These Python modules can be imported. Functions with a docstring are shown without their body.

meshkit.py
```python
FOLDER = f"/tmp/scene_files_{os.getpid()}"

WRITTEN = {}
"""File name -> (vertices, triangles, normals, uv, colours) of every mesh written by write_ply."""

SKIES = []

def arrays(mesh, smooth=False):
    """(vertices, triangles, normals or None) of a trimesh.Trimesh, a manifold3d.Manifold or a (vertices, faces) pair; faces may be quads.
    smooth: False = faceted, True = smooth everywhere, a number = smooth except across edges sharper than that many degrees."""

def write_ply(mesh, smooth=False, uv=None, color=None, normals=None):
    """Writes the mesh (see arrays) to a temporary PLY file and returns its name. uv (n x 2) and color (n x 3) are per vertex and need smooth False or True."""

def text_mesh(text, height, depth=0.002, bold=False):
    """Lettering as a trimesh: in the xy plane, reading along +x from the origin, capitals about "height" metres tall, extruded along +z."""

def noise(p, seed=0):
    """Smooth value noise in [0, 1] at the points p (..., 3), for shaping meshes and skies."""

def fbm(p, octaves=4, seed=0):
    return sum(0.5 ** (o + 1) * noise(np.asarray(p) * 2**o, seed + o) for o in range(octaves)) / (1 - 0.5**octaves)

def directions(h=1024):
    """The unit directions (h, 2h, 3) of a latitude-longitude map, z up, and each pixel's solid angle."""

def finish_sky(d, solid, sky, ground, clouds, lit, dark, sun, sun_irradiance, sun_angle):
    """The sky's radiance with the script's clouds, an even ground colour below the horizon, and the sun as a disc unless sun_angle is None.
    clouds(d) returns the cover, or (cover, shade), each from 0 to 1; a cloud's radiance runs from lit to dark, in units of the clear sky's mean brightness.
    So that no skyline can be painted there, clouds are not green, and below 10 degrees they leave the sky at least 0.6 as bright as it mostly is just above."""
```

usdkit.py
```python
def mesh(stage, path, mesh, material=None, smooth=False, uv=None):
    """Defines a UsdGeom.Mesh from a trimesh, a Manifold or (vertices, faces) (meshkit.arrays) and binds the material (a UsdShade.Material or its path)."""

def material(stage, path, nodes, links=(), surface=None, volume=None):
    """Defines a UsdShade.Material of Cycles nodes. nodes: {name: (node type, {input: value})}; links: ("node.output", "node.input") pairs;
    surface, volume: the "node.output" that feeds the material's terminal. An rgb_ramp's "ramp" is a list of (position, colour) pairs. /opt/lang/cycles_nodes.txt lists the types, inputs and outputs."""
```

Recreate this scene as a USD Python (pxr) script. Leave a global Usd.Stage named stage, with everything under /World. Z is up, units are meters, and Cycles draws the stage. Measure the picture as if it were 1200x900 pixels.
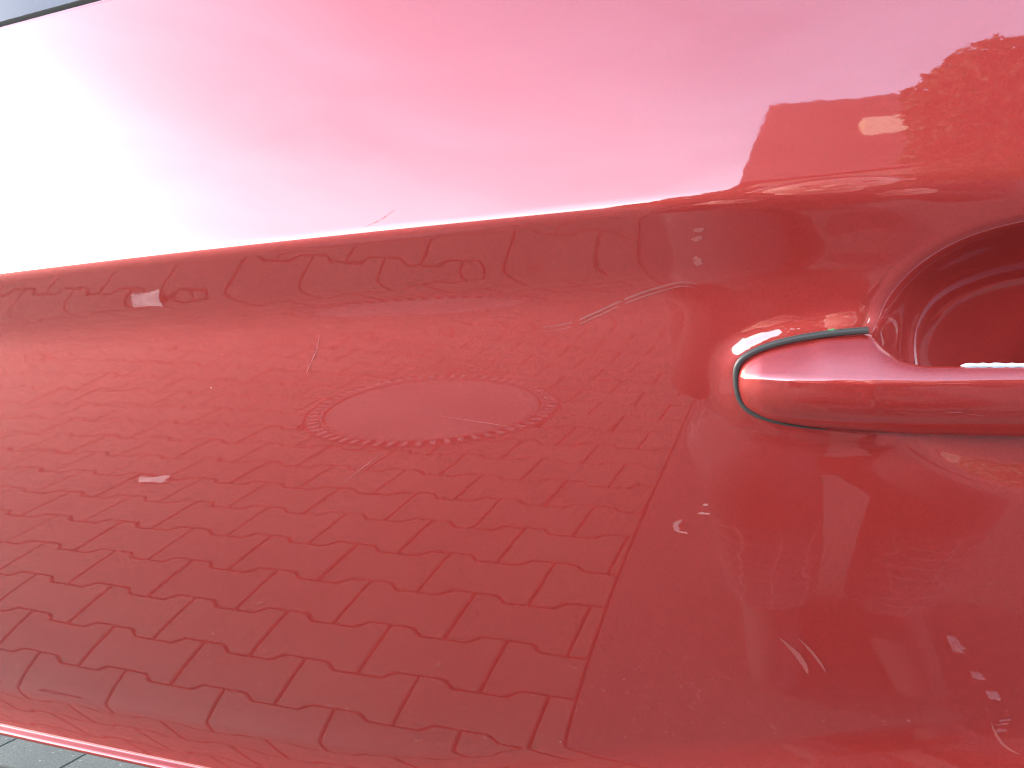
import math, random
import numpy as np, trimesh, usdkit, meshkit
import manifold3d as m3
from shapely.geometry import Polygon, Point, LineString, box as sbox
from shapely import affinity
from pxr import Usd, UsdGeom, UsdLux, UsdShade, Gf, Sdf, Vt

rng = np.random.default_rng(7); random.seed(7)
stage = Usd.Stage.CreateInMemory()
UsdGeom.SetStageUpAxis(stage, UsdGeom.Tokens.z); UsdGeom.SetStageMetersPerUnit(stage, 1.0)
UsdGeom.Xform.Define(stage, '/World'); UsdGeom.Scope.Define(stage, '/World/Looks')
HC = .7566            # height of the camera (and of the door handle) above the paving

# ------------------------------------------------------------------ camera, sky, sun, exposure
EXPOSURE = 1.80
SUN_AZ, SUN_EL, SUN_I, SKY_S = -73., 19., .5, .10       # azimuth from -y (out of the door) towards +x
HAZE_C, VEIL_C = (14.5, 14.8, 15.6), (4.4, 5.2, 7.4)
cam = UsdGeom.Camera.Define(stage, '/World/camera')
F_PX, YAW = 906., math.radians(25)
cam.CreateHorizontalApertureAttr(36.0); cam.CreateVerticalApertureAttr(27.0)
cam.CreateFocalLengthAttr(36.0 * F_PX / 1200.)
cam.CreateClippingRangeAttr(Gf.Vec2f(.01, 2000))
cam.CreateExposureAttr(EXPOSURE)
fw = np.array([-math.sin(YAW), math.cos(YAW), 0.]); rt = np.array([math.cos(YAW), math.sin(YAW), 0.])
M = Gf.Matrix4d(*rt, 0, 0, 0, 1, 0, *(-fw), 0, 0, -.42, HC, 1)
cam.AddTransformOp().Set(M)
a, e = math.radians(SUN_AZ), math.radians(SUN_EL)
S = np.array([math.sin(a) * math.cos(e), -math.cos(a) * math.cos(e), math.sin(e)])
sun = UsdLux.DistantLight.Define(stage, '/World/sun')
sun.CreateIntensityAttr(SUN_I); sun.CreateAngleAttr(1.0); sun.CreateColorAttr(Gf.Vec3f(1, .93, .82))
sun.GetPrim().CreateAttribute('inputs:normalize', Sdf.ValueTypeNames.Bool).Set(True)
zx = np.cross([0, 0, 1.], S); zx /= np.linalg.norm(zx); zy = np.cross(S, zx)
sun.AddTransformOp().Set(Gf.Matrix4d(*zx, 0, *zy, 0, *S, 0, 0, 0, 20, 1))
usdkit.material(stage, '/World/Looks/sky', {
    'sky': ('sky_texture', {'sky_type': 'single_scattering', 'sun_disc': False, 'sun_elevation': e,
                            'sun_rotation': math.atan2(S[0], S[1]), 'aerosol_density': 1.0, 'air_density': 1.0, 'altitude': 100.0}),
    # a pale haze all round the horizon
    'tc': ('texture_coordinate', {}), 's': ('separate_xyz', {}), 'mr': ('map_range', {'range_type': 'smoothstep', 'from_min': .0, 'from_max': .58, 'to_min': 1., 'to_max': 0., 'clamp': True}),
    'pw': ('math', {'math_type': 'power', 'value2': 1.35}), 'hz': ('mix', {'mix_type': 'add', 'color2': HAZE_C}),
    'vr': ('map_range', {'range_type': 'smoothstep', 'from_min': .50, 'from_max': .90, 'to_min': 1., 'to_max': .10, 'clamp': True}),
    'vl': ('mix', {'mix_type': 'add', 'color2': VEIL_C}),
    'nm': ('mapping', {'mapping_type': 'point', 'scale': (1.6, 1.6, 4.5)}), 'cn': ('noise_texture', {'scale': 2.1, 'detail': 5, 'roughness': .55, 'distortion': .6}),
    'cr': ('rgb_ramp', {'ramp': [(.30, (.90, .89, .90)), (.72, (1.13, 1.13, 1.11))]}), 'cm': ('mix', {'mix_type': 'multiply', 'fac': 1.0}),
    'bg': ('background_shader', {'strength': SKY_S})},
    [('tc.generated', 's.vector'), ('s.z', 'mr.value'), ('mr.result', 'pw.value1'), ('pw.value', 'hz.fac'), ('sky.color', 'hz.color1'), ('hz.color', 'vl.color1'), ('s.z', 'vr.value'), ('vr.result', 'vl.fac'), ('tc.generated', 'nm.vector'), ('nm.vector', 'cn.vector'), ('cn.fac', 'cr.fac'), ('vl.color', 'cm.color1'), ('cr.color', 'cm.color2'), ('cm.color', 'bg.color')], surface='bg.background')
dome = UsdLux.DomeLight.Define(stage, '/World/sky')
UsdShade.MaterialBindingAPI.Apply(dome.GetPrim()).Bind(UsdShade.Material.Get(stage, '/World/Looks/sky'))
dome.GetPrim().SetCustomDataByKey('kind', 'structure')

# ------------------------------------------------------------------ helpers
used = {}
def numbered(path):
    n = used.get(path, 0); used[path] = n + 1
    return path if n == 0 else f'{path}_{n:03d}'
def tag(p, label=None, cat=None, group=None, kind=None):
    p = p.GetPrim() if hasattr(p, 'GetPrim') else p
    for k, v in (('label', label), ('category', cat), ('group', group), ('kind', kind)):
        if v: p.SetCustomDataByKey(k, v)
    return p
def thing(name, label, cat, loc=(0, 0, 0), group=None):
    x = UsdGeom.Xform.Define(stage, numbered('/World/' + name)); x.AddTranslateOp().Set(Gf.Vec3d(*map(float, loc)))
    return tag(x, label, cat, group)
def obj(name, mesh, mat, parent=None, smooth=False):
    path = numbered((str(parent.GetPath()) if parent else '/World') + '/' + name)
    return usdkit.mesh(stage, path, mesh, '/World/Looks/' + mat, smooth=smooth).GetPrim()
def raw(name, v, f, n, mat, parent):
    path = numbered((str(parent.GetPath()) if parent else '/World') + '/' + name)
    m = usdkit.mesh(stage, path, (v, f), '/World/Looks/' + mat)
    m.CreateNormalsAttr(Vt.Vec3fArray.FromNumpy(n.astype(np.float32))); m.SetNormalsInterpolation('vertex')
    return m.GetPrim()
def mat(name, nodes, links=(), surface='p.BSDF'):
    return usdkit.material(stage, '/World/Looks/' + name, nodes, links, surface=surface)
def box(lo, hi):
    lo, hi = np.array(lo, float), np.array(hi, float)
    return trimesh.creation.box(hi - lo, trimesh.transformations.translation_matrix((lo + hi) / 2))
def grid_faces(nr, nc, flip=False):
    i, j = np.meshgrid(np.arange(nr - 1), np.arange(nc - 1), indexing='ij'); i, j = i.ravel(), j.ravel()
    q = np.stack([i * nc + j, i * nc + j + 1, (i + 1) * nc + j + 1, (i + 1) * nc + j], 1)
    if flip: q = q[:, ::-1]
    return np.vstack([q[:, [0, 1, 2]], q[:, [0, 2, 3]]])
def grid_normals(Pt):
    du, dv = np.gradient(Pt, axis=1), np.gradient(Pt, axis=0)
    n = np.cross(du, dv); return n / (np.linalg.norm(n, axis=2, keepdims=True) + 1e-15)

# ------------------------------------------------------------------ materials
def speckle(name, c1, c2, rough, scale, bump=.3, dist=.002, big=1.2, spots=None, spot_col=(.45, .45, .42)):
    n = {'g': ('geometry', {}), 'n': ('noise_texture', {'scale': scale, 'detail': 6, 'roughness': .7}),
         'b': ('noise_texture', {'scale': big, 'detail': 4}), 'o': ('object_info', {}),
         'r': ('rgb_ramp', {'ramp': [(.3, c1), (.7, c2)]}),
         'mx': ('mix', {'mix_type': 'multiply', 'fac': 1.0}), 'rr': ('rgb_ramp', {'ramp': [(.3, (.72, .72, .72)), (.7, (1.12, 1.12, 1.12))]}),
         'mo': ('mix', {'mix_type': 'multiply', 'fac': 1.0}), 'ro': ('rgb_ramp', {'ramp': [(0, (.86, .86, .86)), (1, (1.1, 1.08, 1.05))]}),
         'bp': ('bump', {'strength': bump, 'distance': dist}), 'p': ('principled_bsdf', {'roughness': rough})}
    l = [('g.position', 'n.vector'), ('g.position', 'b.vector'), ('n.fac', 'r.fac'), ('b.fac', 'rr.fac'), ('o.random', 'ro.fac'),
         ('r.color', 'mx.color1'), ('rr.color', 'mx.color2'), ('mx.color', 'mo.color1'), ('ro.color', 'mo.color2'), ('n.fac', 'bp.height'), ('bp.normal', 'p.normal')]
    if spots:
        n['v'] = ('voronoi_texture', {'scale': spots, 'feature': 'f1'}); n['vs'] = ('rgb_ramp', {'ramp': [(.13, (1, 1, 1)), (.20, (0, 0, 0))]})
        n['vm'] = ('mix', {'mix_type': 'mix', 'color2': spot_col}); n['wn'] = ('noise_texture', {'scale': spots * .4, 'detail': 2})
        n['wm'] = ('math', {'math_type': 'greater_than', 'value2': .53}); n['wx'] = ('math', {'math_type': 'multiply'})
        l += [('g.position', 'v.vector'), ('v.distance', 'vs.fac'), ('g.position', 'wn.vector'), ('wn.fac', 'wm.value1'), ('vs.color', 'wx.value1'), ('wm.value', 'wx.value2'),
              ('wx.value', 'vm.fac'), ('mo.color', 'vm.color1'), ('vm.color', 'p.base_color')]
    else: l.append(('mo.color', 'p.base_color'))
    return mat(name, n, l)
def plain(name, col, rough=.5, **k):
    return mat(name, {'g': ('geometry', {}), 'n': ('noise_texture', {'scale': 14, 'detail': 4}), 'r': ('rgb_ramp', {'ramp': [(.3, tuple(.85 * x for x in col)), (.7, tuple(1.1 * x for x in col))]}),
                      'p': ('principled_bsdf', {'roughness': rough, **k})}, [('g.position', 'n.vector'), ('n.fac', 'r.fac'), ('r.color', 'p.base_color')])
def paint(name):
    # metallic red base under a clear coat: fine flake, a faint orange peel and a few pale specks of dust
    n = {'g': ('geometry', {}), 'fl': ('noise_texture', {'scale': 1500, 'detail': 2}), 'fr': ('rgb_ramp', {'ramp': [(.25, (.235, .018, .015)), (.75, (.300, .025, .020))]}),
         'pe': ('noise_texture', {'scale': 170, 'detail': 1}), 'bp': ('bump', {'strength': .012, 'distance': .0006}),
         'v': ('voronoi_texture', {'scale': 34, 'feature': 'f1'}), 'vr': ('rgb_ramp', {'ramp': [(.0, (1, 1, 1)), (.016, (1, 1, 1)), (.026, (0, 0, 0))]}),
         'w': ('noise_texture', {'scale': 21, 'detail': 1}), 'wg': ('math', {'math_type': 'greater_than', 'value2': .60}), 'wx': ('math', {'math_type': 'multiply'}),
         'm': ('mix', {'color2': (.55, .42, .38)}),
         'du': ('noise_texture', {'scale': 9, 'detail': 5}), 'dr': ('rgb_ramp', {'ramp': [(.35, (.008, .008, .008)), (.75, (.03, .03, .03))]}),
         'p': ('principled_bsdf', {'metallic': .65, 'roughness': .45, 'coat_weight': 1.0, 'coat_ior': 2.0, 'coat_roughness': .02, 'specular_ior_level': .3})}
    l = [('g.position', x + '.vector') for x in ('fl', 'pe', 'v', 'w', 'du')]
    l += [('fl.fac', 'fr.fac'), ('pe.fac', 'bp.height'), ('bp.normal', 'p.coat_normal'), ('v.distance', 'vr.fac'), ('w.fac', 'wg.value1'), ('vr.color', 'wx.value1'), ('wg.value', 'wx.value2'),
          ('fr.color', 'm.color1'), ('wx.value', 'm.fac'), ('m.color', 'p.base_color'), ('du.fac', 'dr.fac'), ('dr.color', 'p.coat_roughness')]
    return mat(name, n, l)
paint('red_paint')
speckle('paver', (.030, .034, .027), (.088, .094, .074), .85, 230, .5, .003, 3.0, 70, (.17, .17, .15))
speckle('asphalt', (.034, .034, .034), (.062, .061, .058), .9, 200, .6, .004, 1.2, 120, (.3, .3, .28))
speckle('joint_sand', (.022, .022, .02), (.045, .044, .04), .95, 300, .5, .003, 4)
speckle('far_ground', (.045, .045, .043), (.075, .074, .07), .9, 30, .3, .003, .15)
speckle('manhole_concrete', (.07, .07, .066), (.10, .10, .095), .8, 160, .4, .003, 4)
speckle('worn_iron', (.11, .11, .105), (.16, .16, .155), .6, 220, .3, .002, 6)
speckle('cast_iron', (.018, .018, .018), (.035, .035, .034), .6, 220, .4, .002, 6)
plain('dark_rubber', (.010, .011, .011), .95, specular_ior_level=.1)
plain('grey_seal', (.030, .029, .027), .45)
plain('dark_plastic', (.02, .021, .022), .4)
mat('worn_metal', {'g': ('geometry', {}), 'n': ('noise_texture', {'scale': 300, 'detail': 4}), 'r': ('rgb_ramp', {'ramp': [(.3, (.55, .62, .70)), (.7, (.85, .9, .95))]}), 'p': ('principled_bsdf', {'metallic': .6, 'roughness': .3})},
    [('g.position', 'n.vector'), ('n.fac', 'r.fac'), ('r.color', 'p.base_color')])
mat('pane_glass', {'t': ('transparent_bsdf', {'color': (.86, .93, .93)}), 'g': ('glossy_bsdf', {'roughness': .0, 'color': (1, 1, 1)}), 'f': ('fresnel', {'IOR': 1.9}), 'm': ('mix_closure', {})},
    [('f.fac', 'm.fac'), ('t.BSDF', 'm.closure1'), ('g.BSDF', 'm.closure2')], surface='m.closure')
plain('scrap_white', (.55, .52, .47), .7)
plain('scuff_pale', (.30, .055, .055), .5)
plain('reflection_tint', (.22, .045, .04), .45)  # pale red for reflections painted on the door as flat strips
plain('moss', (.06, .13, .05), .9)
plain('render_wall', (.30, .22, .15), .85); plain('window_dark', (.03, .035, .04), .15); plain('white_trim', (.75, .74, .7), .5)
plain('gable_sun_tint', (.85, .66, .44), .8)  # bright peach stands in for sunlight on the dormer front
speckle('roof_tiles', (.19, .10, .08), (.28, .15, .125), .8, 9, .4, .01, .6)
plain('bark', (.10, .07, .05), .9)
for nm, c in (('leaf', (.06, .085, .03)), ('leaf_bush', (.065, .10, .03))):
    mat(nm, {'g': ('geometry', {}), 'n': ('noise_texture', {'scale': 2.2, 'detail': 4}), 'r': ('rgb_ramp', {'ramp': [(.3, tuple(.6 * x for x in c)), (.7, tuple(1.5 * x for x in c))]}),
             'd': ('principled_bsdf', {'roughness': .6}), 't': ('translucent_bsdf', {}), 'm': ('mix_closure', {'fac': .3})},
        [('g.position', 'n.vector'), ('n.fac', 'r.fac'), ('r.color', 'd.base_color'), ('r.color', 't.color'), ('d.BSDF', 'm.closure1'), ('t.BSDF', 'm.closure2')], surface='m.closure')
plain('skin', (.55, .33, .25), .5); plain('dark_cloth', (.02, .02, .024), .9); plain('hair', (.03, .02, .015), .6); plain('shoe_leather', (.02, .018, .02), .85)
mat('checked_cloth', {'g': ('geometry', {}), 's': ('separate_xyz', {}),
    'wx': ('math', {'math_type': 'pingpong', 'value2': .021}), 'wz': ('math', {'math_type': 'pingpong', 'value2': .016}),
    'lx': ('math', {'math_type': 'less_than', 'value2': .0012}), 'lz': ('math', {'math_type': 'less_than', 'value2': .0014}), 'nz': ('noise_texture', {'scale': 9, 'detail': 2}), 'sc': ('vector_math', {'math_type': 'scale', 'scale': .06}), 'ad': ('vector_math', {'math_type': 'add'}), 'mm': ('math', {'math_type': 'maximum'}), 'zz': ('math', {'math_type': 'less_than', 'value2': .42}), 'mz': ('math', {'math_type': 'multiply'}),
    'mx': ('mix', {'color1': (.02, .02, .026), 'color2': (.11, .10, .10)}), 'p': ('principled_bsdf', {'roughness': .9})},
    [('g.position', 'nz.vector'), ('nz.color', 'sc.vector1'), ('g.position', 'ad.vector1'), ('sc.vector', 'ad.vector2'), ('ad.vector', 's.vector'), ('s.x', 'wx.value1'), ('s.z', 'wz.value1'), ('wx.value', 'lx.value1'), ('wz.value', 'lz.value1'), ('lx.value', 'mm.value1'), ('lz.value', 'mm.value2'), ('s.z', 'zz.value1'), ('mm.value', 'mz.value1'), ('zz.value', 'mz.value2'), ('mz.value', 'mx.fac'), ('mx.color', 'p.base_color')])

# ------------------------------------------------------------------ the ground: paving, asphalt strip, terrain
PHI, ORG = 3.276855, np.array([-1.259427, -.074176])
Rg = np.array([[math.cos(PHI), -math.sin(PHI)], [math.sin(PHI), math.cos(PHI)]])
def g2w(p): return (np.asarray(p, float) * np.array([-1, 1])) @ Rg.T + ORG
LEN, PITCH, WE, WM, GAP = .2, .1415, .165, .118, .0022
EDGE_D = np.array([.085, -.996]); EDGE_P = np.array([-.281, -.40])       # where the paving ends
def edge_x(y): return EDGE_P[0] + (y - EDGE_P[1]) * EDGE_D[0] / EDGE_D[1]
MC, MR = np.array([-.927, -1.654]), .384
hx, we, wm = LEN / 2, WE / 2, WM / 2
outline = [(-hx, -we), (-.060, -we), (-.042, -wm), (.042, -wm), (.060, -we), (hx, -we), (hx, we), (.060, we), (.042, wm), (-.042, wm), (-.060, we), (-hx, we)]
stone = Polygon(outline).buffer(-GAP, join_style=2)
half = Polygon([(edge_x(9) - 20, 9), (edge_x(9), 9), (edge_x(-9), -9), (edge_x(-9) - 20, -9)])
def stone_mesh(poly, dz):
    poly = poly.simplify(.0004)
    pts = np.array(poly.exterior.coords)[:-1]
    if poly.exterior.is_ccw is False: pts = pts[::-1]
    ins = poly.buffer(-.0022, join_style=2)
    if ins.geom_type != 'Polygon' or ins.is_empty: return None
    ip = np.array(ins.exterior.coords)[:-1]
    if ins.exterior.is_ccw is False: ip = ip[::-1]
    n = len(pts)
    # nearest inset point for each outline point keeps the chamfer closed
    idx = [int(np.argmin(np.linalg.norm(ip - q, axis=1))) for q in pts]
    top = ip[idx]
    tilt = rng.normal(0, .0035, 2); c = pts.mean(0)
    z = lambda q, h: h + dz + (q - c) @ tilt
    V = np.vstack([np.c_[pts, np.full(n, -.03)], np.c_[pts, z(pts, -.0028)], np.c_[top, z(top, 0.)]])
    Fc = []
    for k in range(2):
        for i in range(n):
            j = (i + 1) % n; a0 = k * n
            Fc += [(a0 + i, a0 + j, a0 + n + j), (a0 + i, a0 + n + j, a0 + n + i)]
    tv, tf = trimesh.creation.triangulate_polygon(ins, engine='earcut')
    o = len(V); V = np.vstack([V, np.c_[tv, z(tv, 0.)]])
    tf = np.array(tf)
    a2 = tv[tf[:, 1]] - tv[tf[:, 0]]; b2 = tv[tf[:, 2]] - tv[tf[:, 0]]
    sg = a2[:, 0] * b2[:, 1] - a2[:, 1] * b2[:, 0]; tf[sg < 0] = tf[sg < 0][:, ::-1]
    return trimesh.Trimesh(V, np.vstack([np.array(Fc), tf + o]), process=False)
stones = []
hole = Point(*MC).buffer(MR + .006, 48)
for r in range(-34, 44):
    for k in range(-40, 40):
        c = g2w(((k + .5 - r * .5) * LEN, r * PITCH))
        if not (-6.2 < c[0] < .2 and -4.2 < c[1] < 3.6): continue
        if c[0] > edge_x(c[1]) + .12: continue
        poly = Polygon(g2w(np.array(stone.exterior.coords) + [(k + .5 - r * .5) * LEN, r * PITCH]))
        poly = poly.intersection(half)
        if np.linalg.norm(c - MC) < MR + .15: poly = poly.difference(hole)
        for g in (getattr(poly, 'geoms', None) or [poly]):
            if g.is_empty or g.geom_type != 'Polygon' or g.area < .0012: continue
            mm = stone_mesh(g, rng.normal(0, .0009))
            if mm is not None: stones.append((c, mm))
paving = thing('paving', 'grey double-T concrete pavers laid in rows beneath and before the red door', 'paving', (0, 0, 0)); paving.ClearCustomDataByKey('category'); tag(paving, kind='structure')
def prio(c):   # the stones seen past the lower edge of the door come first, then the nearest
    seen = -2.2 < c[0] < -1.0 and .2 < c[1] < 1.1
    return -1 if seen else math.hypot((c[0] + 1.25) / 1.25, (c[1] + 1.05))
stones.sort(key=lambda s: prio(s[0]))
for c, mm in stones[:300]: obj('paver', mm, 'paver', paving)
tag(obj('paver_field', trimesh.util.concatenate([s[1] for s in stones[300:]]), 'paver', paving), kind='stuff')
obj('joint_sand', box((-6.6, -4.6, -.04), (edge_x(0) + .25, 4, -.0085)), 'joint_sand', paving)
hw = half.exterior.coords
lane = Polygon([(edge_x(4.0) + .004, 4.0), (3.2, 4.0), (3.2, -5.0), (edge_x(-5.0) + .004, -5.0)])
lm = trimesh.creation.extrude_polygon(lane, .035); lm.apply_translation([0, 0, -.034])
tag(obj('asphalt_strip', lm, 'asphalt'), 'dark grey asphalt strip along the cut edge of the pavers', kind='structure')
R0 = 600.
ang = np.linspace(0, 2 * np.pi, 65)[:-1]; rad = np.array([0, 8, 20, 60, 200, R0])
gv = [[0, 0, -.045]] + [[r * math.cos(t), r * math.sin(t), -.045] for r in rad[1:] for t in ang]
gf = [[0, 1 + i, 1 + (i + 1) % 64] for i in range(64)]
for k in range(len(rad) - 2):
    for i in range(64):
        A, B = 1 + k * 64 + i, 1 + k * 64 + (i + 1) % 64; gf += [[A, A + 64, B + 64], [A, B + 64, B]]
tag(obj('ground', (np.array(gv), np.array(gf)), 'far_ground'), 'pale grey ground stretching away behind the pavers', kind='structure')

# manhole
mh = thing('manhole', 'round manhole cover in a ribbed ring among the grey pavers', 'manhole', (*MC, 0))
def ring(r0, r1, z0, z1, n=96):
    p = Point(0, 0).buffer(r1, n // 4).difference(Point(0, 0).buffer(r0, n // 4)) if r0 else Point(0, 0).buffer(r1, n // 4)
    m = trimesh.creation.extrude_polygon(p, z1 - z0); m.apply_translation([0, 0, z0]); return m
obj('cover', ring(0, .326, -.03, .001), 'manhole_concrete', mh)
obj('frame', ring(.331, MR, -.03, -.003), 'cast_iron', mh)
obj('frame_rim', ring(.332, .341, -.003, .004), 'cast_iron', mh)
lugs = []
for k in range(60):
    b = box((.346, -.008, -.0035), (.378, .008, .004)); b.apply_transform(trimesh.transformations.rotation_matrix(2 * np.pi * k / 60, [0, 0, 1])); lugs.append(b)
tag(obj('rib', trimesh.util.concatenate(lugs), 'worn_iron', mh), kind='stuff')

# ------------------------------------------------------------------ the red door
EXP = [(0, 1), (0, 2), (0, 3), (0, 4), (0, 5), (1, 0), (1, 1), (1, 2), (1, 3), (1, 4), (2, 0), (2, 1), (2, 2), (2, 3), (3, 0), (3, 1), (3, 2)]
CO = [-0.063494, 0.023828, -0.002827, 0.000745, -0.007031, 0.037046, -0.000174, 3e-05, 0.000829, 0.005227, -0.001748, -0.001346, 0.004185, 0.00122, -0.000461, -0.000384, -0.001453]
def poly(x, z):
    xc = np.clip(x, -.76, .12); X = (xc + .35) / .4; Z = (z + .12) / .2
    y = 0 * X * Z; yz = 0 * X * Z; yx = 0 * X * Z
    for (i, j), a in zip(EXP, CO):
        y = y + a * X**i * Z**j
        if j: yz = yz + a * j * X**i * Z**(j - 1) / .2
        if i: yx = yx + a * i * X**(i - 1) * Z**j / .4
    return y + yx * (x - xc), yz
def sstep(a, b, t):
    t = np.clip((t - a) / (b - a), 0, 1); return t * t * t * (t * (6 * t - 15) + 10)
def zs(x): return .0945 + .022 * (x + .08) - .02 * np.clip(x + .1, -1, 0)**2                          # the crease under the window
def zf(x): return -.281 + .28 * np.log1p(np.exp(np.minimum((x + .32) / .035, 30))) * .035                 # where the skin turns out again
def zl(x): return -.328 + 0 * x                                                                       # the ledge at the lower edge
def zt(x): return .262 + .03 * (x + .55)                                                              # the sill under the window
def psi(x, z):
    w = z - zs(x); zc = np.clip(z, zf(x), zs(x) - .075)
    p = np.degrees(np.arctan(poly(x, zc)[1]))
    p = p - 14.2 * sstep(-.064, -.024, w)
    soft = 1 + 1.0 * sstep(-.12, .05, x)
    r = sstep(-.0105 * soft, .0035 * soft, w)
    p = p * (1 - r) + (3. + 26. * np.maximum(w, 0)) * r
    return p + 50. * (1 - np.exp(-850. / 50. * np.maximum(zf(x) - z, 0)))
UPL = np.array([(-.064, .004), (-.0634, .0085), (-.0612, .0122), (-.0565, .0156), (-.049, .0188), (-.040, .0213), (-.031, .0230), (-.02, .0245), (-.01, .0254), (.0, .026)])
LOL = np.array([(-.0635, -.0035), (-.062, -.0088), (-.0585, -.0132), (-.052, -.0170), (-.044, -.0195), (-.034, -.0213), (-.022, -.0226), (-.01, -.0233), (.0, -.0238)])
RING = np.vstack([LOL[::-1], UPL])
def ring_dist(x, z):
    P = np.stack([x, z], -1); d = np.full(x.shape, 9.)
    for a, b in zip(RING[:-1], RING[1:]):
        ab = b - a; t = np.clip(((P - a) @ ab) / (ab @ ab), 0, 1)
        d = np.minimum(d, np.linalg.norm(P - a - t[..., None] * ab, axis=-1))
    return d
def cup(x, z):
    X = (x - .082) / .082; Zz = (z - .0115) / .062
    r = (np.abs(X)**2.2 + np.abs(Zz)**2.2)**(1 / 2.2)
    q = .0020 * np.log1p(np.exp(np.clip((1 - r) * .06 / .0020, -40, 40)))
    return np.clip(.044 + .22 * (.0115 - z), .018, .065) * (1 - np.exp(-q / .014)) * (.13 + .87 * sstep(-.022, -.003, z))
xs = np.unique(np.r_[np.arange(-1.05, -.12, .005), np.arange(-.12, .25, .0014), np.arange(.25, .42, .006)])
def seg(a, b, n): return a + (b - a) * np.linspace(0, 1, n)[:, None]
zt_, zs_, zl_ = zt(xs), zs(xs), zl(xs)
Z = np.vstack([seg(zt_, zs_ + .015, 40), seg(zs_ + .015, zs_ - .02, 90)[1:], seg(zs_ - .02, zl_ + .05, 230)[1:], seg(zl_ + .05, zl_, 70)[1:]])
X = np.broadcast_to(xs, Z.shape)
tp = np.tan(np.radians(psi(X, Z)))
Yi = np.vstack([np.zeros(len(xs)), np.cumsum(.5 * (tp[1:] + tp[:-1]) * np.diff(Z, axis=0), 0)])
ir = np.argmin(np.abs(Z + .12), axis=0); jj = np.arange(len(xs))
Yi = Yi - Yi[ir, jj] + poly(xs, Z[ir, jj])[0]
Y0 = Yi.copy()
Yi = Yi - .0021 * np.exp(-(ring_dist(X, Z) / .0075)**2) + cup(X, Z)
from scipy.interpolate import RegularGridInterpolator, griddata
def base_y(x, z):      # height of the plain skin (no cup) at a point
    x, z = np.broadcast_arrays(np.asarray(x, float), np.asarray(z, float)); out = np.empty(x.shape)
    for i in np.ndindex(x.shape):
        j = int(np.argmin(np.abs(xs - x[i]))); out[i] = np.interp(z[i], Z[::-1, j], Y0[::-1, j])
    return out
# top edge rolls in to the window seal, lower edge steps out as a narrow ledge and rolls under
rows_t, rows_b = [], []
y, z, ps = Yi[0].copy(), Z[0].copy(), psi(xs, Z[0])
for k in range(14):
    ps = ps + 6.; ds = .0007; y = y + np.sin(np.radians(ps)) * ds; z = z + np.cos(np.radians(ps)) * ds; rows_t.append((y, z))
rows_t.append((y + .012, z + .001))
y, z, ps = Yi[-1].copy(), Z[-1].copy(), psi(xs, Z[-1])
for tgt, n, ds in ((74., 10, .00022), (74., 4, .0007), (-10., 12, .00032), (-75., 10, .0004), (-80, 4, .004)):
    st = ps
    for k in range(n):
        ps = st + (tgt - st) * (k + 1) / n; y = y - np.sin(np.radians(ps)) * ds; z = z - np.cos(np.radians(ps)) * ds; rows_b.append((y, z))
Yall = np.vstack([[r[0] for r in rows_t[::-1]], Yi, [r[0] for r in rows_b]]); Zall = np.vstack([[r[1] for r in rows_t[::-1]], Z, [r[1] for r in rows_b]])
Xall = np.broadcast_to(xs, Zall.shape)
Pt = np.stack([Xall, Yall, Zall], -1)
N = grid_normals(Pt)
if N[200, 100, 1] > 0: N = -N
nr, nc = Zall.shape
Fd = grid_faces(nr, nc)
t0 = Pt.reshape(-1, 3)[Fd[len(Fd) // 3]]
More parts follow.
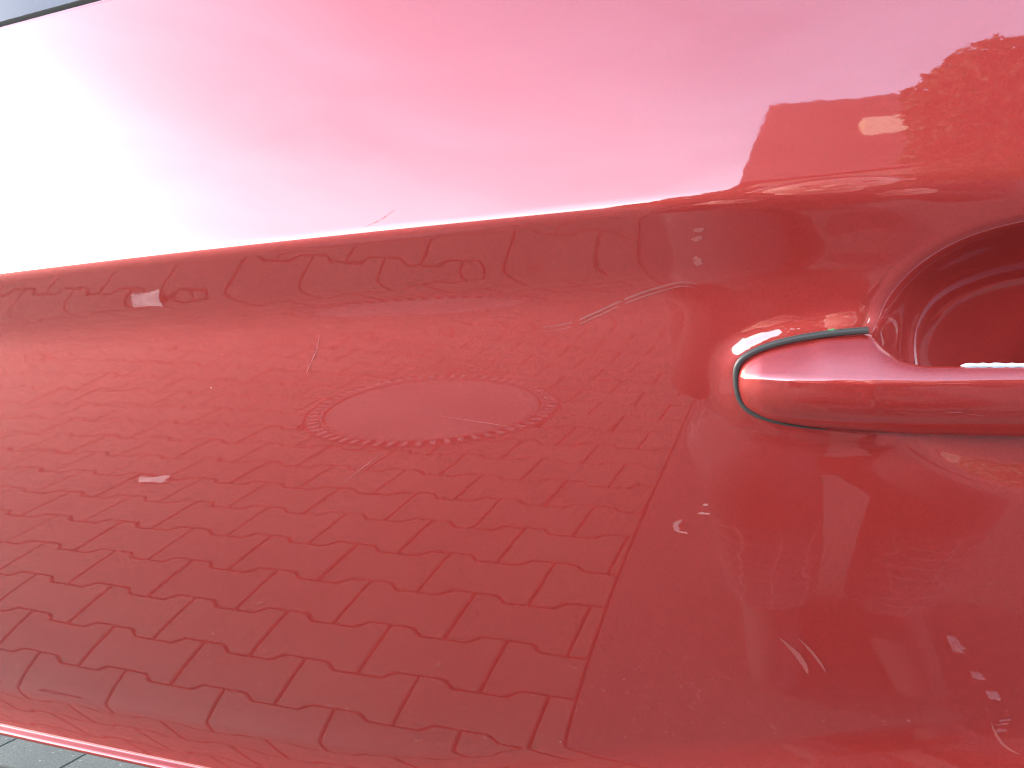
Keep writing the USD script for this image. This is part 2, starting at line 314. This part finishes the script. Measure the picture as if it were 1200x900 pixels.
if np.dot(np.cross(t0[1] - t0[0], t0[2] - t0[0]), [0, -1, 0]) < 0: Fd = Fd[:, ::-1]
door = thing('car_door', 'glossy red car door, scratched, with a pull handle at its right', 'car door', (0, 0, HC))
raw('outer_skin', Pt.reshape(-1, 3), Fd, N.reshape(-1, 3), 'red_paint', door)
# the inner shell of the door closes it behind
top_y, top_z = Yall[0], Zall[0]; bot_y, bot_z = Yall[-1], Zall[-1]
prof = [(top_y + .01, top_z - .002), (top_y + .075, top_z - .03), (bot_y + .06, bot_z + .05), (bot_y + .02, bot_z + .004), (bot_y, bot_z)]
Pi = np.stack([np.stack([xs, a, b], -1) for a, b in [(top_y, top_z)] + prof])
obj('inner_panel', (Pi.reshape(-1, 3), grid_faces(len(Pi), nc, True)), 'dark_plastic', door)
for s, nm in ((0, 'hinge_edge'), (nc - 1, 'latch_edge')):
    ringp = np.vstack([Pt[::6, s], Pt[-1:, s], Pi[::-1, s]]); c = ringp.mean(0); n_ = len(ringp)
    fc = [[i, (i + 1) % n_, n_] for i in range(n_)]
    obj(nm, (np.vstack([ringp, c]), np.array(fc)), 'red_paint', door)

# window seal, glass, frame
def strip(xa, pts, name, m, parent, smooth=40):
    """A section (list of (dy, dz)) swept along the window sill."""
    base_yv = np.interp(xa, xs, top_y); base_zv = np.interp(xa, xs, top_z)
    G = np.stack([np.stack([xa, base_yv + dy, base_zv + dz], -1) for dy, dz in pts + pts[:1]])
    t = trimesh.Trimesh(G.reshape(-1, 3), grid_faces(len(pts) + 1, len(xa)), process=True); trimesh.repair.fix_normals(t)
    return obj(name, t, m, parent, smooth)
xa = np.linspace(-1.05, .42, 60)
strip(xa, [(-.011, -.0005), (-.0105, .0045), (-.008, .0078), (-.004, .0096), (.001, .010), (.004, .005), (.004, -.004)], 'window_seal', 'dark_rubber', door)
tz = .42
gl = [np.stack([xa, np.interp(xa, xs, top_y) + .0045 + dy + q * .10, np.interp(xa, xs, top_z) - .01 + q * tz], -1) for q, dy in ((0, 0), (1, 0), (1, .004), (0, .004), (0, 0))]
obj('window_glass', (np.stack(gl).reshape(-1, 3), grid_faces(5, len(xa))), 'pane_glass', door)
yt, zt2 = np.interp(xa, xs, top_y) + .10, np.interp(xa, xs, top_z) - .01 + tz
for nm, q in (('window_frame', None),):
    fr = [box((-1.05, yt.mean() - .02, zt2.min() - .01), (.42, yt.mean() + .02, zt2.max() + .03))]
    for x0 in (-1.05, .385):
        y0, z0 = np.interp(x0, xs, top_y), np.interp(x0, xs, top_z)
        b = box((x0, y0 - .006, z0 - .01), (x0 + .035, y0 + .02, z0 + tz + .01))
        b.vertices[:, 1] += (b.vertices[:, 2] - z0) / tz * .095; fr.append(b)
    obj(nm, trimesh.util.concatenate(fr), 'red_paint', door)

# the pull handle: stations along x, each a rounded section with a ridge along its front
hs = np.r_[-.0638, -.0632, -.0625, -.0615, -.059, -.055, -.05, -.044, -.037, -.03, -.022, -.014, -.007, -.002, .001, .004, .007, .010, .013, .016, .020, .026, .034, .045, .06, .08, .1, .115, .125, .132, .137, .140]
topz = np.interp(hs, [-.064, -.0632, -.0610, -.0563, -.049, -.040, -.031, -.02, -.003, .001, .004, .008, .013, .019, .026, .14], [.0046, .0080, .0114, .0148, .0180, .0205, .0222, .0237, .0250, .0225, .0180, .0140, .0108, .0089, .0082, .0075])
botz = np.interp(hs, [-.064, -.0633, -.0618, -.0583, -.052, -.044, -.034, -.02, .0, .02, .06, .12, .14], [.002, -.0030, -.0082, -.0125, -.0163, -.0188, -.0206, -.0220, -.0232, -.0238, -.0240, -.0232, -.018])
rdz = np.interp(hs, [-.064, -.060, -.05, -.03, 0, .03, .08, .14], [.0034, .0040, .0036, .0022, .0012, .0010, .0016, .0016])
out = np.interp(hs, [-.064, -.062, -.058, -.05, -.04, -.02, .0, .05, .1, .125, .135, .140], [.0015, .0058, .0100, .0138, .0158, .0172, .0182, .0188, .0182, .016, .011, .004])
padf = sstep(.004, -.004, -hs) * 0
secs = []
for k, x in enumerate(hs):
    yb = base_y(x, 0.0) ; yf = yb - out[k]
    pad = 1 - sstep(-.003, .014, x)
    # back edge of the upper facet: on the skin where the pad is, along the free bar further right
    full = .0250 if x > -.03 else topz[k]
    frac = np.clip((topz[k] - rdz[k]) / max(full - rdz[k], 1e-4), 0, 1)
    yskin = base_y(x, topz[k])
    yback = yf + (float(base_y(x, max(topz[k], .025 if x > -.03 else 0.))) - .0002 - yf) * frac
    p_top = (yback, topz[k])
    deep = yb + .0015 if pad > .5 else yb + .004
    bot_skin = base_y(x, botz[k])
    pts = []
    r = rdz[k]; b = botz[k]; t = topz[k]
    pts.append(p_top)
    for q in (.12, .25, .4, .55, .7, .82, .91, .97): pts.append((yback + (yf - yback) * q, t + (r - t) * (q - .19 * math.sin(math.pi * q))))
    pts.append((yf, r - .0010 * min(1, out[k] / .01)))
    for q in (.05, .12, .25, .4, .55, .7, .82, .91, .97): # front face bows gently and curls under
        pts.append((yf + (bot_skin - .001 - yf) * (.22 * q + .58 * q**3.5) , r - .001 * min(1, out[k] / .01) + (b - r) * q))
    pts.append((bot_skin - .0005 if pad > .5 else yf + out[k] * .80, b))
    back_z = [b + (t - b) * q for q in (.12, .5, .88)]
    for zz in back_z: pts.append((deep, zz))
    pts.append((min(deep, yback + .0015) if pad <= .5 else deep, t - .0006))
    secs.append(np.array([(x, *p) for p in pts]))
secs = np.array(secs)
ns, npt = secs.shape[:2]
# refine along x and around with a smooth spline
from scipy.interpolate import PchipInterpolator
xu = np.unique(np.r_[np.linspace(hs[0], -.05, 26), np.linspace(-.05, .03, 60), np.linspace(.03, .14, 50)])
fine = np.stack([PchipInterpolator(hs, secs[:, i, :], axis=0)(xu) for i in range(npt)], 1)
closed = np.concatenate([fine, fine[:, :1]], 1)
Fh = grid_faces(len(xu), npt + 1)
capv = [closed[0].mean(0), closed[-1].mean(0)]
Vh = np.vstack([closed.reshape(-1, 3), capv]); nv = len(closed.reshape(-1, 3)); w_ = npt + 1; caps = []
for i in range(npt): caps += [[i, i + 1, nv], [(len(xu) - 1) * w_ + i + 1, (len(xu) - 1) * w_ + i, nv + 1]]
hm = trimesh.Trimesh(Vh, np.vstack([Fh, caps]), process=True); hm.merge_vertices(); trimesh.repair.fix_normals(hm)
handle = obj('door_handle', hm, 'red_paint', door, 38)
# seal around the fixed pad of the handle
def tube(path, r, sides=10):
    path = np.asarray(path, float); t = np.gradient(path, axis=0); t /= np.linalg.norm(t, axis=1, keepdims=True)
    u = np.cross(t, [0, 1., 0]); u /= np.linalg.norm(u, axis=1, keepdims=True); v = np.cross(t, u)
    r = np.broadcast_to(r, len(path)); an = np.linspace(0, 2 * np.pi, sides + 1)
    G = path[:, None] + r[:, None, None] * (np.cos(an)[None, :, None] * u[:, None] + np.sin(an)[None, :, None] * v[:, None])
    m = trimesh.Trimesh(G.reshape(-1, 3), grid_faces(len(path), sides + 1), process=True); trimesh.repair.fix_normals(m); return m
from scipy.interpolate import splprep, splev
tck, _ = splprep(RING[1:].T, s=0); sx_, sz_ = splev(np.linspace(.08, .985, 90), tck)
sx_, sz_ = np.array(sx_), np.array(sz_)
cx = np.array([-.02, .001]); dirn = np.stack([sx_, sz_], 1) - cx; dirn /= np.linalg.norm(dirn, axis=1, keepdims=True)
sp = np.stack([sx_, sz_], 1) + dirn * .0004
gy = base_y(sp[:, 0], sp[:, 1]) - .0022
obj('handle_seal', tube(np.stack([sp[:, 0], gy, sp[:, 1]], 1), np.interp(np.linspace(0, 1, 90), [0, .12, .3, .8, 1], [.0003, .0006, .0014, .0018, .0017])), 'grey_seal', handle, 60)
# bare metal where the paint has worn off the upper back edge of the pull
k0 = np.where((xu > .036) & (xu < .14))[0]
wp = closed[k0, 0] + np.array([0, -.0003, .0003]); wr = .0009 + .0006 * np.abs(np.sin(np.arange(len(k0)) * 1.9)) * rng.uniform(.3, 1, len(k0)); wr[0] = .0002; wr[1] = .0012
obj('worn_edge', tube(wp, wr, 8), 'worn_metal', handle, 40)
# moss in the upper groove
for (x0, z0, s_) in ((-.018, .0262, .0013), (-.013, .0264, .0009), (-.040, .0222, .0009), (-.047, .0202, .0008)):
    b = trimesh.creation.icosphere(2, s_); b.vertices *= [2.2, .8, .8]; b.vertices += rng.normal(0, s_ * .12, b.vertices.shape); b.apply_translation([x0, float(base_y(x0, z0)) - .0022, z0]); obj('moss_tuft', b, 'moss', door, 50)

# ------------------------------------------------------------------ scratches in the paint, and pale reflections painted onto the skin
def unproject(u, v):
    d = fw + ((u - 600) / F_PX) * rt + ((450 - v) / F_PX) * np.array([0, 0, 1.]); t = .42 / d[1]
    for _ in range(25):
        t = .5 * t + .5 * (.42 + float(base_y(t * d[0], t * d[2]))) / d[1]
    return t * d[0], t * d[2]
def scratch(name, px, width, m='scuff_pale', rough=.12):  # thin strip on the skin, for scratches and for painted reflections
    p = np.array([unproject(*q) for q in px]); tt = np.linspace(0, 1, len(p)); t = np.linspace(0, 1, 24)
    c = np.stack([PchipInterpolator(tt, p[:, i])(t) for i in (0, 1)], 1) if len(p) > 2 else np.stack([np.interp(t, tt, p[:, i]) for i in (0, 1)], 1)
    c = c + rng.normal(0, width * rough, c.shape)
    d = np.gradient(c, axis=0); d /= np.linalg.norm(d, axis=1, keepdims=True); nn = np.stack([-d[:, 1], d[:, 0]], 1)
    wv = width * np.sin(np.pi * np.clip(t, .03, .97))**.7
    A, B = c + nn * wv[:, None] / 2, c - nn * wv[:, None] / 2
    V = [np.stack([q[:, 0], base_y(q[:, 0], q[:, 1]) - .00012, q[:, 1]], 1) for q in (A, B)]
    f = grid_faces(2, len(t)); t_ = trimesh.Trimesh(np.stack(V).reshape(-1, 3), f, process=False)
    if t_.face_normals[:, 1].mean() > 0: t_.invert()
    return obj(name, t_, m, door)
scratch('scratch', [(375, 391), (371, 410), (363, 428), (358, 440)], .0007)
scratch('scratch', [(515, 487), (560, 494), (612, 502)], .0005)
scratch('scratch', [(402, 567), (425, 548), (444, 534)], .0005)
for k_ in range(2):  # mirrored S-shaped streak, its reflection painted onto the skin
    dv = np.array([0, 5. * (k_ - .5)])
    scratch('rubbed_streak', [tuple(np.array(q) + dv) for q in ((636, 386), (668, 381), (700, 368), (735, 352), (770, 340), (800, 333), (818, 337))], .0011 - .0004 * k_, 'reflection_tint', .02)
scratch('rubbed_streak', [(914, 748), (938, 772), (947, 790)], .0032, 'reflection_tint', .05)  # this smear, the next and the arc are reflections painted in
scratch('rubbed_streak', [(936, 748), (956, 770), (968, 788)], .0016, 'reflection_tint', .06)
scratch('rubbed_streak', [(1162, 846), (1168, 862), (1180, 876), (1196, 884)], .0015, 'reflection_tint', .05)
for q in ([(813, 271), (825, 268)], [(811, 281), (824, 278)], [(812, 302), (823, 306)], [(813, 308), (823, 309)]): scratch('scuff', q, .0022, 'reflection_tint')  # mirrored copies of the ground marks, painted on as dashes
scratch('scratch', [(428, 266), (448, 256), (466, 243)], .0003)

# ------------------------------------------------------------------ litter and marks on the ground
def scrap(cx_, cy_, pts, label, cat='paper scrap', name='paper_scrap', m='scrap_white', h=.0012, z=.003, group=None):
    pq = np.array([Polygon(pts).exterior.interpolate(q, True).coords[0] for q in np.linspace(0, 1, 17)[:-1]]); pq += rng.normal(0, .06 * np.ptp(pq, axis=0).min(), pq.shape)
    p = Polygon(pq).buffer(0); p = p if p.geom_type == 'Polygon' else max(p.geoms, key=lambda g_: g_.area); t = trimesh.creation.extrude_polygon(p, h); t = t.subdivide().subdivide()
    t.vertices[:, 2] += .0015 * np.sin(t.vertices[:, 0] * 90 + t.vertices[:, 1] * 70)
    t.apply_translation([cx_, cy_, z]); return tag(obj(name, t, m, None, 30), label, cat, group)
scrap(-1.465, -1.008, [(-.05, -.012), (.035, -.022), (.05, .02), (-.03, .026)], 'creased white paper scrap lying on the pavers, well left of the manhole in the reflection')

def arc(r, a0, a1, w):
    t = np.radians(np.linspace(a0, a1, 14)); ww = w * np.sin(np.linspace(.25, np.pi - .25, 14))
    return np.vstack([np.c_[(r + ww / 2) * np.cos(t), (r + ww / 2) * np.sin(t)], np.c_[(r - ww / 2) * np.cos(t), (r - ww / 2) * np.sin(t)][::-1]])
scrap(-.14, -.79, arc(.04, 110, 230, .010), 'thin curved white peel on the asphalt, left of the crouching person', 'peel', 'curved_peel')
scrap(-.128, -.858, [(-.012, -.005), (.013, -.004), (.012, .006), (-.012, .004)], 'small white chip just behind the curved peel, the nearer of two', 'chip', 'white_chip')
scrap(-.122, -.905, [(-.011, -.006), (.011, -.004), (.012, .006), (-.010, .006)], 'small white chip behind the curved peel, the farther of two', 'chip', 'white_chip')
for q, (x_, y_, l_) in enumerate(((.150, -.735, .030), (.158, -.672, .028), (.166, -.61, .026), (.195, -.39, .050), (.205, -.31, .022), (.213, -.262, .024))):
    scrap(x_, y_, [(-.006, -l_ / 2), (.007, -l_ * .4), (.008, l_ / 2), (-.005, l_ * .4)], 'pale paint flake on the asphalt, %s from the door in a line of six' % ('sixth', 'fifth', 'fourth', 'third', 'second', 'nearest')[q], 'paint flake', 'paint_flake')

# ------------------------------------------------------------------ what the paint mirrors: house, trees, hedge
def leaf_cloud(blobs, n, size, seed):
    g = np.random.default_rng(seed); bl = np.array(blobs, float); w = bl[:, 3]**2; pick = g.choice(len(bl), n, p=w / w.sum())
    d = g.normal(size=(n, 3)); d /= np.linalg.norm(d, axis=1, keepdims=True)
    rr = bl[pick, 3] * (.55 + .45 * g.random(n)**.5) * (1 + .10 * np.sin(d[:, 0] * 9 + pick) * np.cos(d[:, 2] * 7))
    c = bl[pick, :3] + d * rr[:, None] * [1, 1, .9]
    a = g.normal(size=(n, 3)); a /= np.linalg.norm(a, axis=1, keepdims=True); b = np.cross(a, g.normal(size=(n, 3))); b /= np.linalg.norm(b, axis=1, keepdims=True)
    s = size * g.uniform(.6, 1.3, (n, 1))
    V = np.stack([c - a * s, c + b * s * .5, c + a * s, c - b * s * .5], 1).reshape(-1, 3); k = np.arange(n)[:, None] * 4
    return V, np.vstack([k + [0, 1, 2], k + [0, 2, 3]])
def tapered(p0, p1, r0, r1):
    p0, p1 = np.array(p0, float), np.array(p1, float)
    return tube(np.linspace(p0, p1, 6) + rng.normal(0, r0 * .12, (6, 3)) * [[0], [1], [1], [1], [1], [0]], np.linspace(r0, r1, 6), 9)
def azp(az, dist): return math.sin(math.radians(az)) * dist, -.03 - math.cos(math.radians(az)) * dist

house = thing('house', 'cream rendered house under a red tiled hipped roof, mirrored in the upper door', 'house', (0, 0, 0))
hx0, hx1, hy0, hy1, he, hr = .80, 10.5, -11.0, -19.0, 4.9, 7.75
obj('wall', box((hx0 + .35, hy1 + .35, 0), (hx1 - .35, hy0 - .35, he)), 'render_wall', house)
ym = hy0 - 2.4
rv = np.array([[hx0, hy0, he], [hx1, hy0, he], [hx1, hy1, he], [hx0, hy1, he], [hx0 + .75, ym, hr], [hx1 - .75, ym, hr], [hx1 - .75, ym - 1, hr], [hx0 + .75, ym - 1, hr]])
rf = [[0, 1, 5, 4], [1, 2, 6, 5], [2, 3, 7, 6], [3, 0, 4, 7], [4, 5, 6, 7], [3, 2, 1, 0]]
roof = obj('roof', (rv, np.array(rf)), 'roof_tiles', house)
obj('dormer', box((2.66, hy0 - 2.1, 5.6), (3.9, hy0 - 1.1, 6.60)), 'gable_sun_tint', roof)
for wx in (1.9, 4.2, 6.5, 8.6):
    for wz in (.9, 3.1):
        f = obj('window', box((wx - .5, hy0 - .36, wz), (wx + .5, hy0 - .31, wz + 1.2)), 'white_trim', house)
        obj('pane', box((wx - .43, hy0 - .32, wz + .07), (wx + .43, hy0 - .300, wz + 1.13)), 'window_dark', f)
def tree(name, label, cat, base, blobs, n, size, lm_, seed, trunk_h, r=.12, group=None):
    t = thing(name, label, cat, (*base, 0), group)
    tr = [tapered((0, 0, -.05), (0, 0, trunk_h), r, r * .7)]
    for b in blobs[:7]: tr.append(tapered((0, 0, trunk_h * .9), b[:3], r * .5, r * .12))
    obj('trunk', trimesh.util.concatenate(tr), 'bark', t, 50)
    obj('crown', leaf_cloud(blobs, n, size, seed), lm_, t)
    return t
bx, by = azp(21.5, 7.6)
tree('garden_tree', 'round leafy tree hiding the right end of the house', 'tree', (bx, by),
     [(0, 0, 4.05, 1.0), (-.45, .3, 3.75, .62), (-.55, .2, 4.3, .48), (-.42, .2, 4.6, .42), (.7, 0, 4.0, 1.0), (-.3, .5, 2.9, .75), (.9, .4, 2.9, .85), (.35, .3, 4.55, .60), (1.5, 0, 3.9, 1.0), (1.6, .2, 2.6, .9)], 46000, .048, 'leaf', 3, 2.0)
for q, (az, dist, hgt, wd, lab) in enumerate(((-2.2, 6.4, 1.55, .62, 'lowest rounded bush at the open end of the hedge'), (1.2, 6.3, 2.35, .62, 'rounded bush second from the open end of the hedge'),
        (4.6, 6.2, 2.75, .66, 'middle bush of the hedge, below the corner of the house'), (9.5, 6.2, 2.6, .72, 'bush of the hedge in front of the house wall'), (15, 6.0, 2.55, .8, 'broad bush of the hedge just under the round tree'), (22, 5.9, 2.5, .9, 'last bush of the hedge, right of the round tree'))):
    x_, y_ = azp(az, dist)
    bl = [(0, 0, hgt - .45, .42), (-.25 * wd, .1, hgt * .62, wd * .62), (.3 * wd, 0, hgt * .55, wd * .66), (0, .1, hgt * .3, wd * .7), (.15, -.1, hgt * .8, wd * .45)]
    tree('hedge_bush', lab, 'bush', (x_, y_), bl, 5200, .05, 'leaf_bush', 20 + q, .35, .04, 'bushes of the hedge before the house')

# ------------------------------------------------------------------ the person who crouches before the door, phone in hand
def ball(p, r): return m3.Manifold.sphere(r, 20).translate(list(map(float, p)))
def chain(pts):
    out_ = []
    for (p, r), (q, s_) in zip(pts[:-1], pts[1:]): out_.append(m3.Manifold.batch_hull([ball(p, r), ball(q, s_)]))
    return out_
def fuse(parts, L_=.014, it=10):
    m = m3.Manifold.batch_boolean(parts, m3.OpType.Add).refine_to_length(L_).to_mesh()
    t = trimesh.Trimesh(m.vert_properties[:, :3], m.tri_verts); trimesh.smoothing.filter_taubin(t, iterations=it); return t
PX = .045
person = thing('person', 'person in dark top and checked trousers crouching before the door, mirrored dimly below the handle', 'person', (PX, -.62, 0))
O = np.array([0, .62, 0])
def P_(x, y, z): return np.array([x, y, z]) + O
skin, shoes, trous, top = [], [], [], []
for s in (-1, 1):
    hip, knee, ank = P_(.09 * s, -.80, .30), P_(.085 * s, -.36, .46), P_(.075 * s, -.46, .10)
    trous += chain([(hip, .095), ((hip + knee) / 2, .078), (knee, .060), ((knee + ank) / 2, .062), (ank, .058)])
    shoes.append(m3.Manifold.batch_hull([ball(P_(.075 * s, -.51, .045), .042), ball(P_(.08 * s, -.33, .036), .036), ball(P_(.085 * s, -.25, .030), .028)]))
    sh, el, wr_ = P_(.16 * s + .05, -.76, .74), P_(.17 * s + .03, -.62, .54), P_(.10 * s, -.525, .70)
    top += chain([(P_(.04, -.75, .78), .07), (sh, .062), ((sh + el) / 2, .052), (el, .045), (wr_, .033)])
    skin += chain([(wr_, .026), (P_(.092 * s, -.50, .725), .024), (P_(.088 * s, -.478, .745), .022)])
    for k in range(4):   # fingers close round the long edge of the phone
        b0 = P_((.096 - .002 * k) * s, -.482, .728 + .017 * k); b1 = P_((.094 - .002 * k) * s, -.452, .722 + .019 * k); b2 = P_((.076 - .003 * k) * s, -.436, .724 + .019 * k); b3 = P_((.060 - .003 * k) * s, -.437, .726 + .018 * k)
        if k == 3: b3 = P_(.066 * s, -.437, .780)
        skin += chain([(b0, .0095), (b1, .0085), (b2, .008), (b3, .007)])
    skin += chain([(P_(.094 * s, -.492, .735), .012), (P_(.078 * s, -.470, .752), .010), (P_(.062 * s, -.462, .762), .0085)])
trous += chain([(P_(-.085, -.81, .31), .10), (P_(.085, -.81, .31), .10)])
top += chain([(P_(0, -.87, .36), .125), (P_(.03, -.86, .55), .13), (P_(.05, -.81, .69), .12), (P_(.05, -.75, .78), .07)]) + chain([(P_(-.02, -.85, .55), .11), (P_(.08, -.85, .55), .11)])
head = [m3.Manifold.sphere(1, 48).scale([.074, .092, .112]).translate(list(P_(.05, -.672, .945)))] + chain([(P_(.05, -.73, .80), .05), (P_(.05, -.69, .88), .048)])
head += [m3.Manifold.batch_hull([ball(P_(.05, -.582, .955), .008), ball(P_(.05, -.570, .925), .012), ball(P_(.05, -.590, .925), .018)])]
head += [ball(P_(.05, -.605, .872), .030), ball(P_(-.024, -.675, .94), .018), ball(P_(.124, -.675, .94), .018)]
head += chain([(P_(.03, -.588, .898), .0065), (P_(.07, -.588, .898), .0065)])
obj('body', fuse(head + skin, .006, 6), 'skin', person, True)
obj('hair', fuse([m3.Manifold.sphere(1, 48).scale([.082, .097, .112]).translate(list(P_(.05, -.690, .962)))], .012, 3), 'hair', person, True)
for s in (-1, 1): obj('eye', trimesh.creation.icosphere(2, .009).apply_translation(P_(.05 + .03 * s, -.590, .955)), 'dark_plastic', person, True)
obj('jumper', fuse(top), 'dark_cloth', person, True)
obj('trousers', fuse(trous), 'checked_cloth', person, True)
for s_ in shoes: obj('shoe', fuse([s_], .01, 4), 'shoe_leather', person, True)
phone = thing('phone', 'dark phone held sideways by the crouching person', 'phone', (PX, -.448, HC))
pb = trimesh.creation.box((.15, .008, .072)); obj('case', pb, 'dark_plastic', phone)
obj('screen', box((-.070, -.0052, -.033), (.070, -.0042, .033)), 'window_dark', phone)
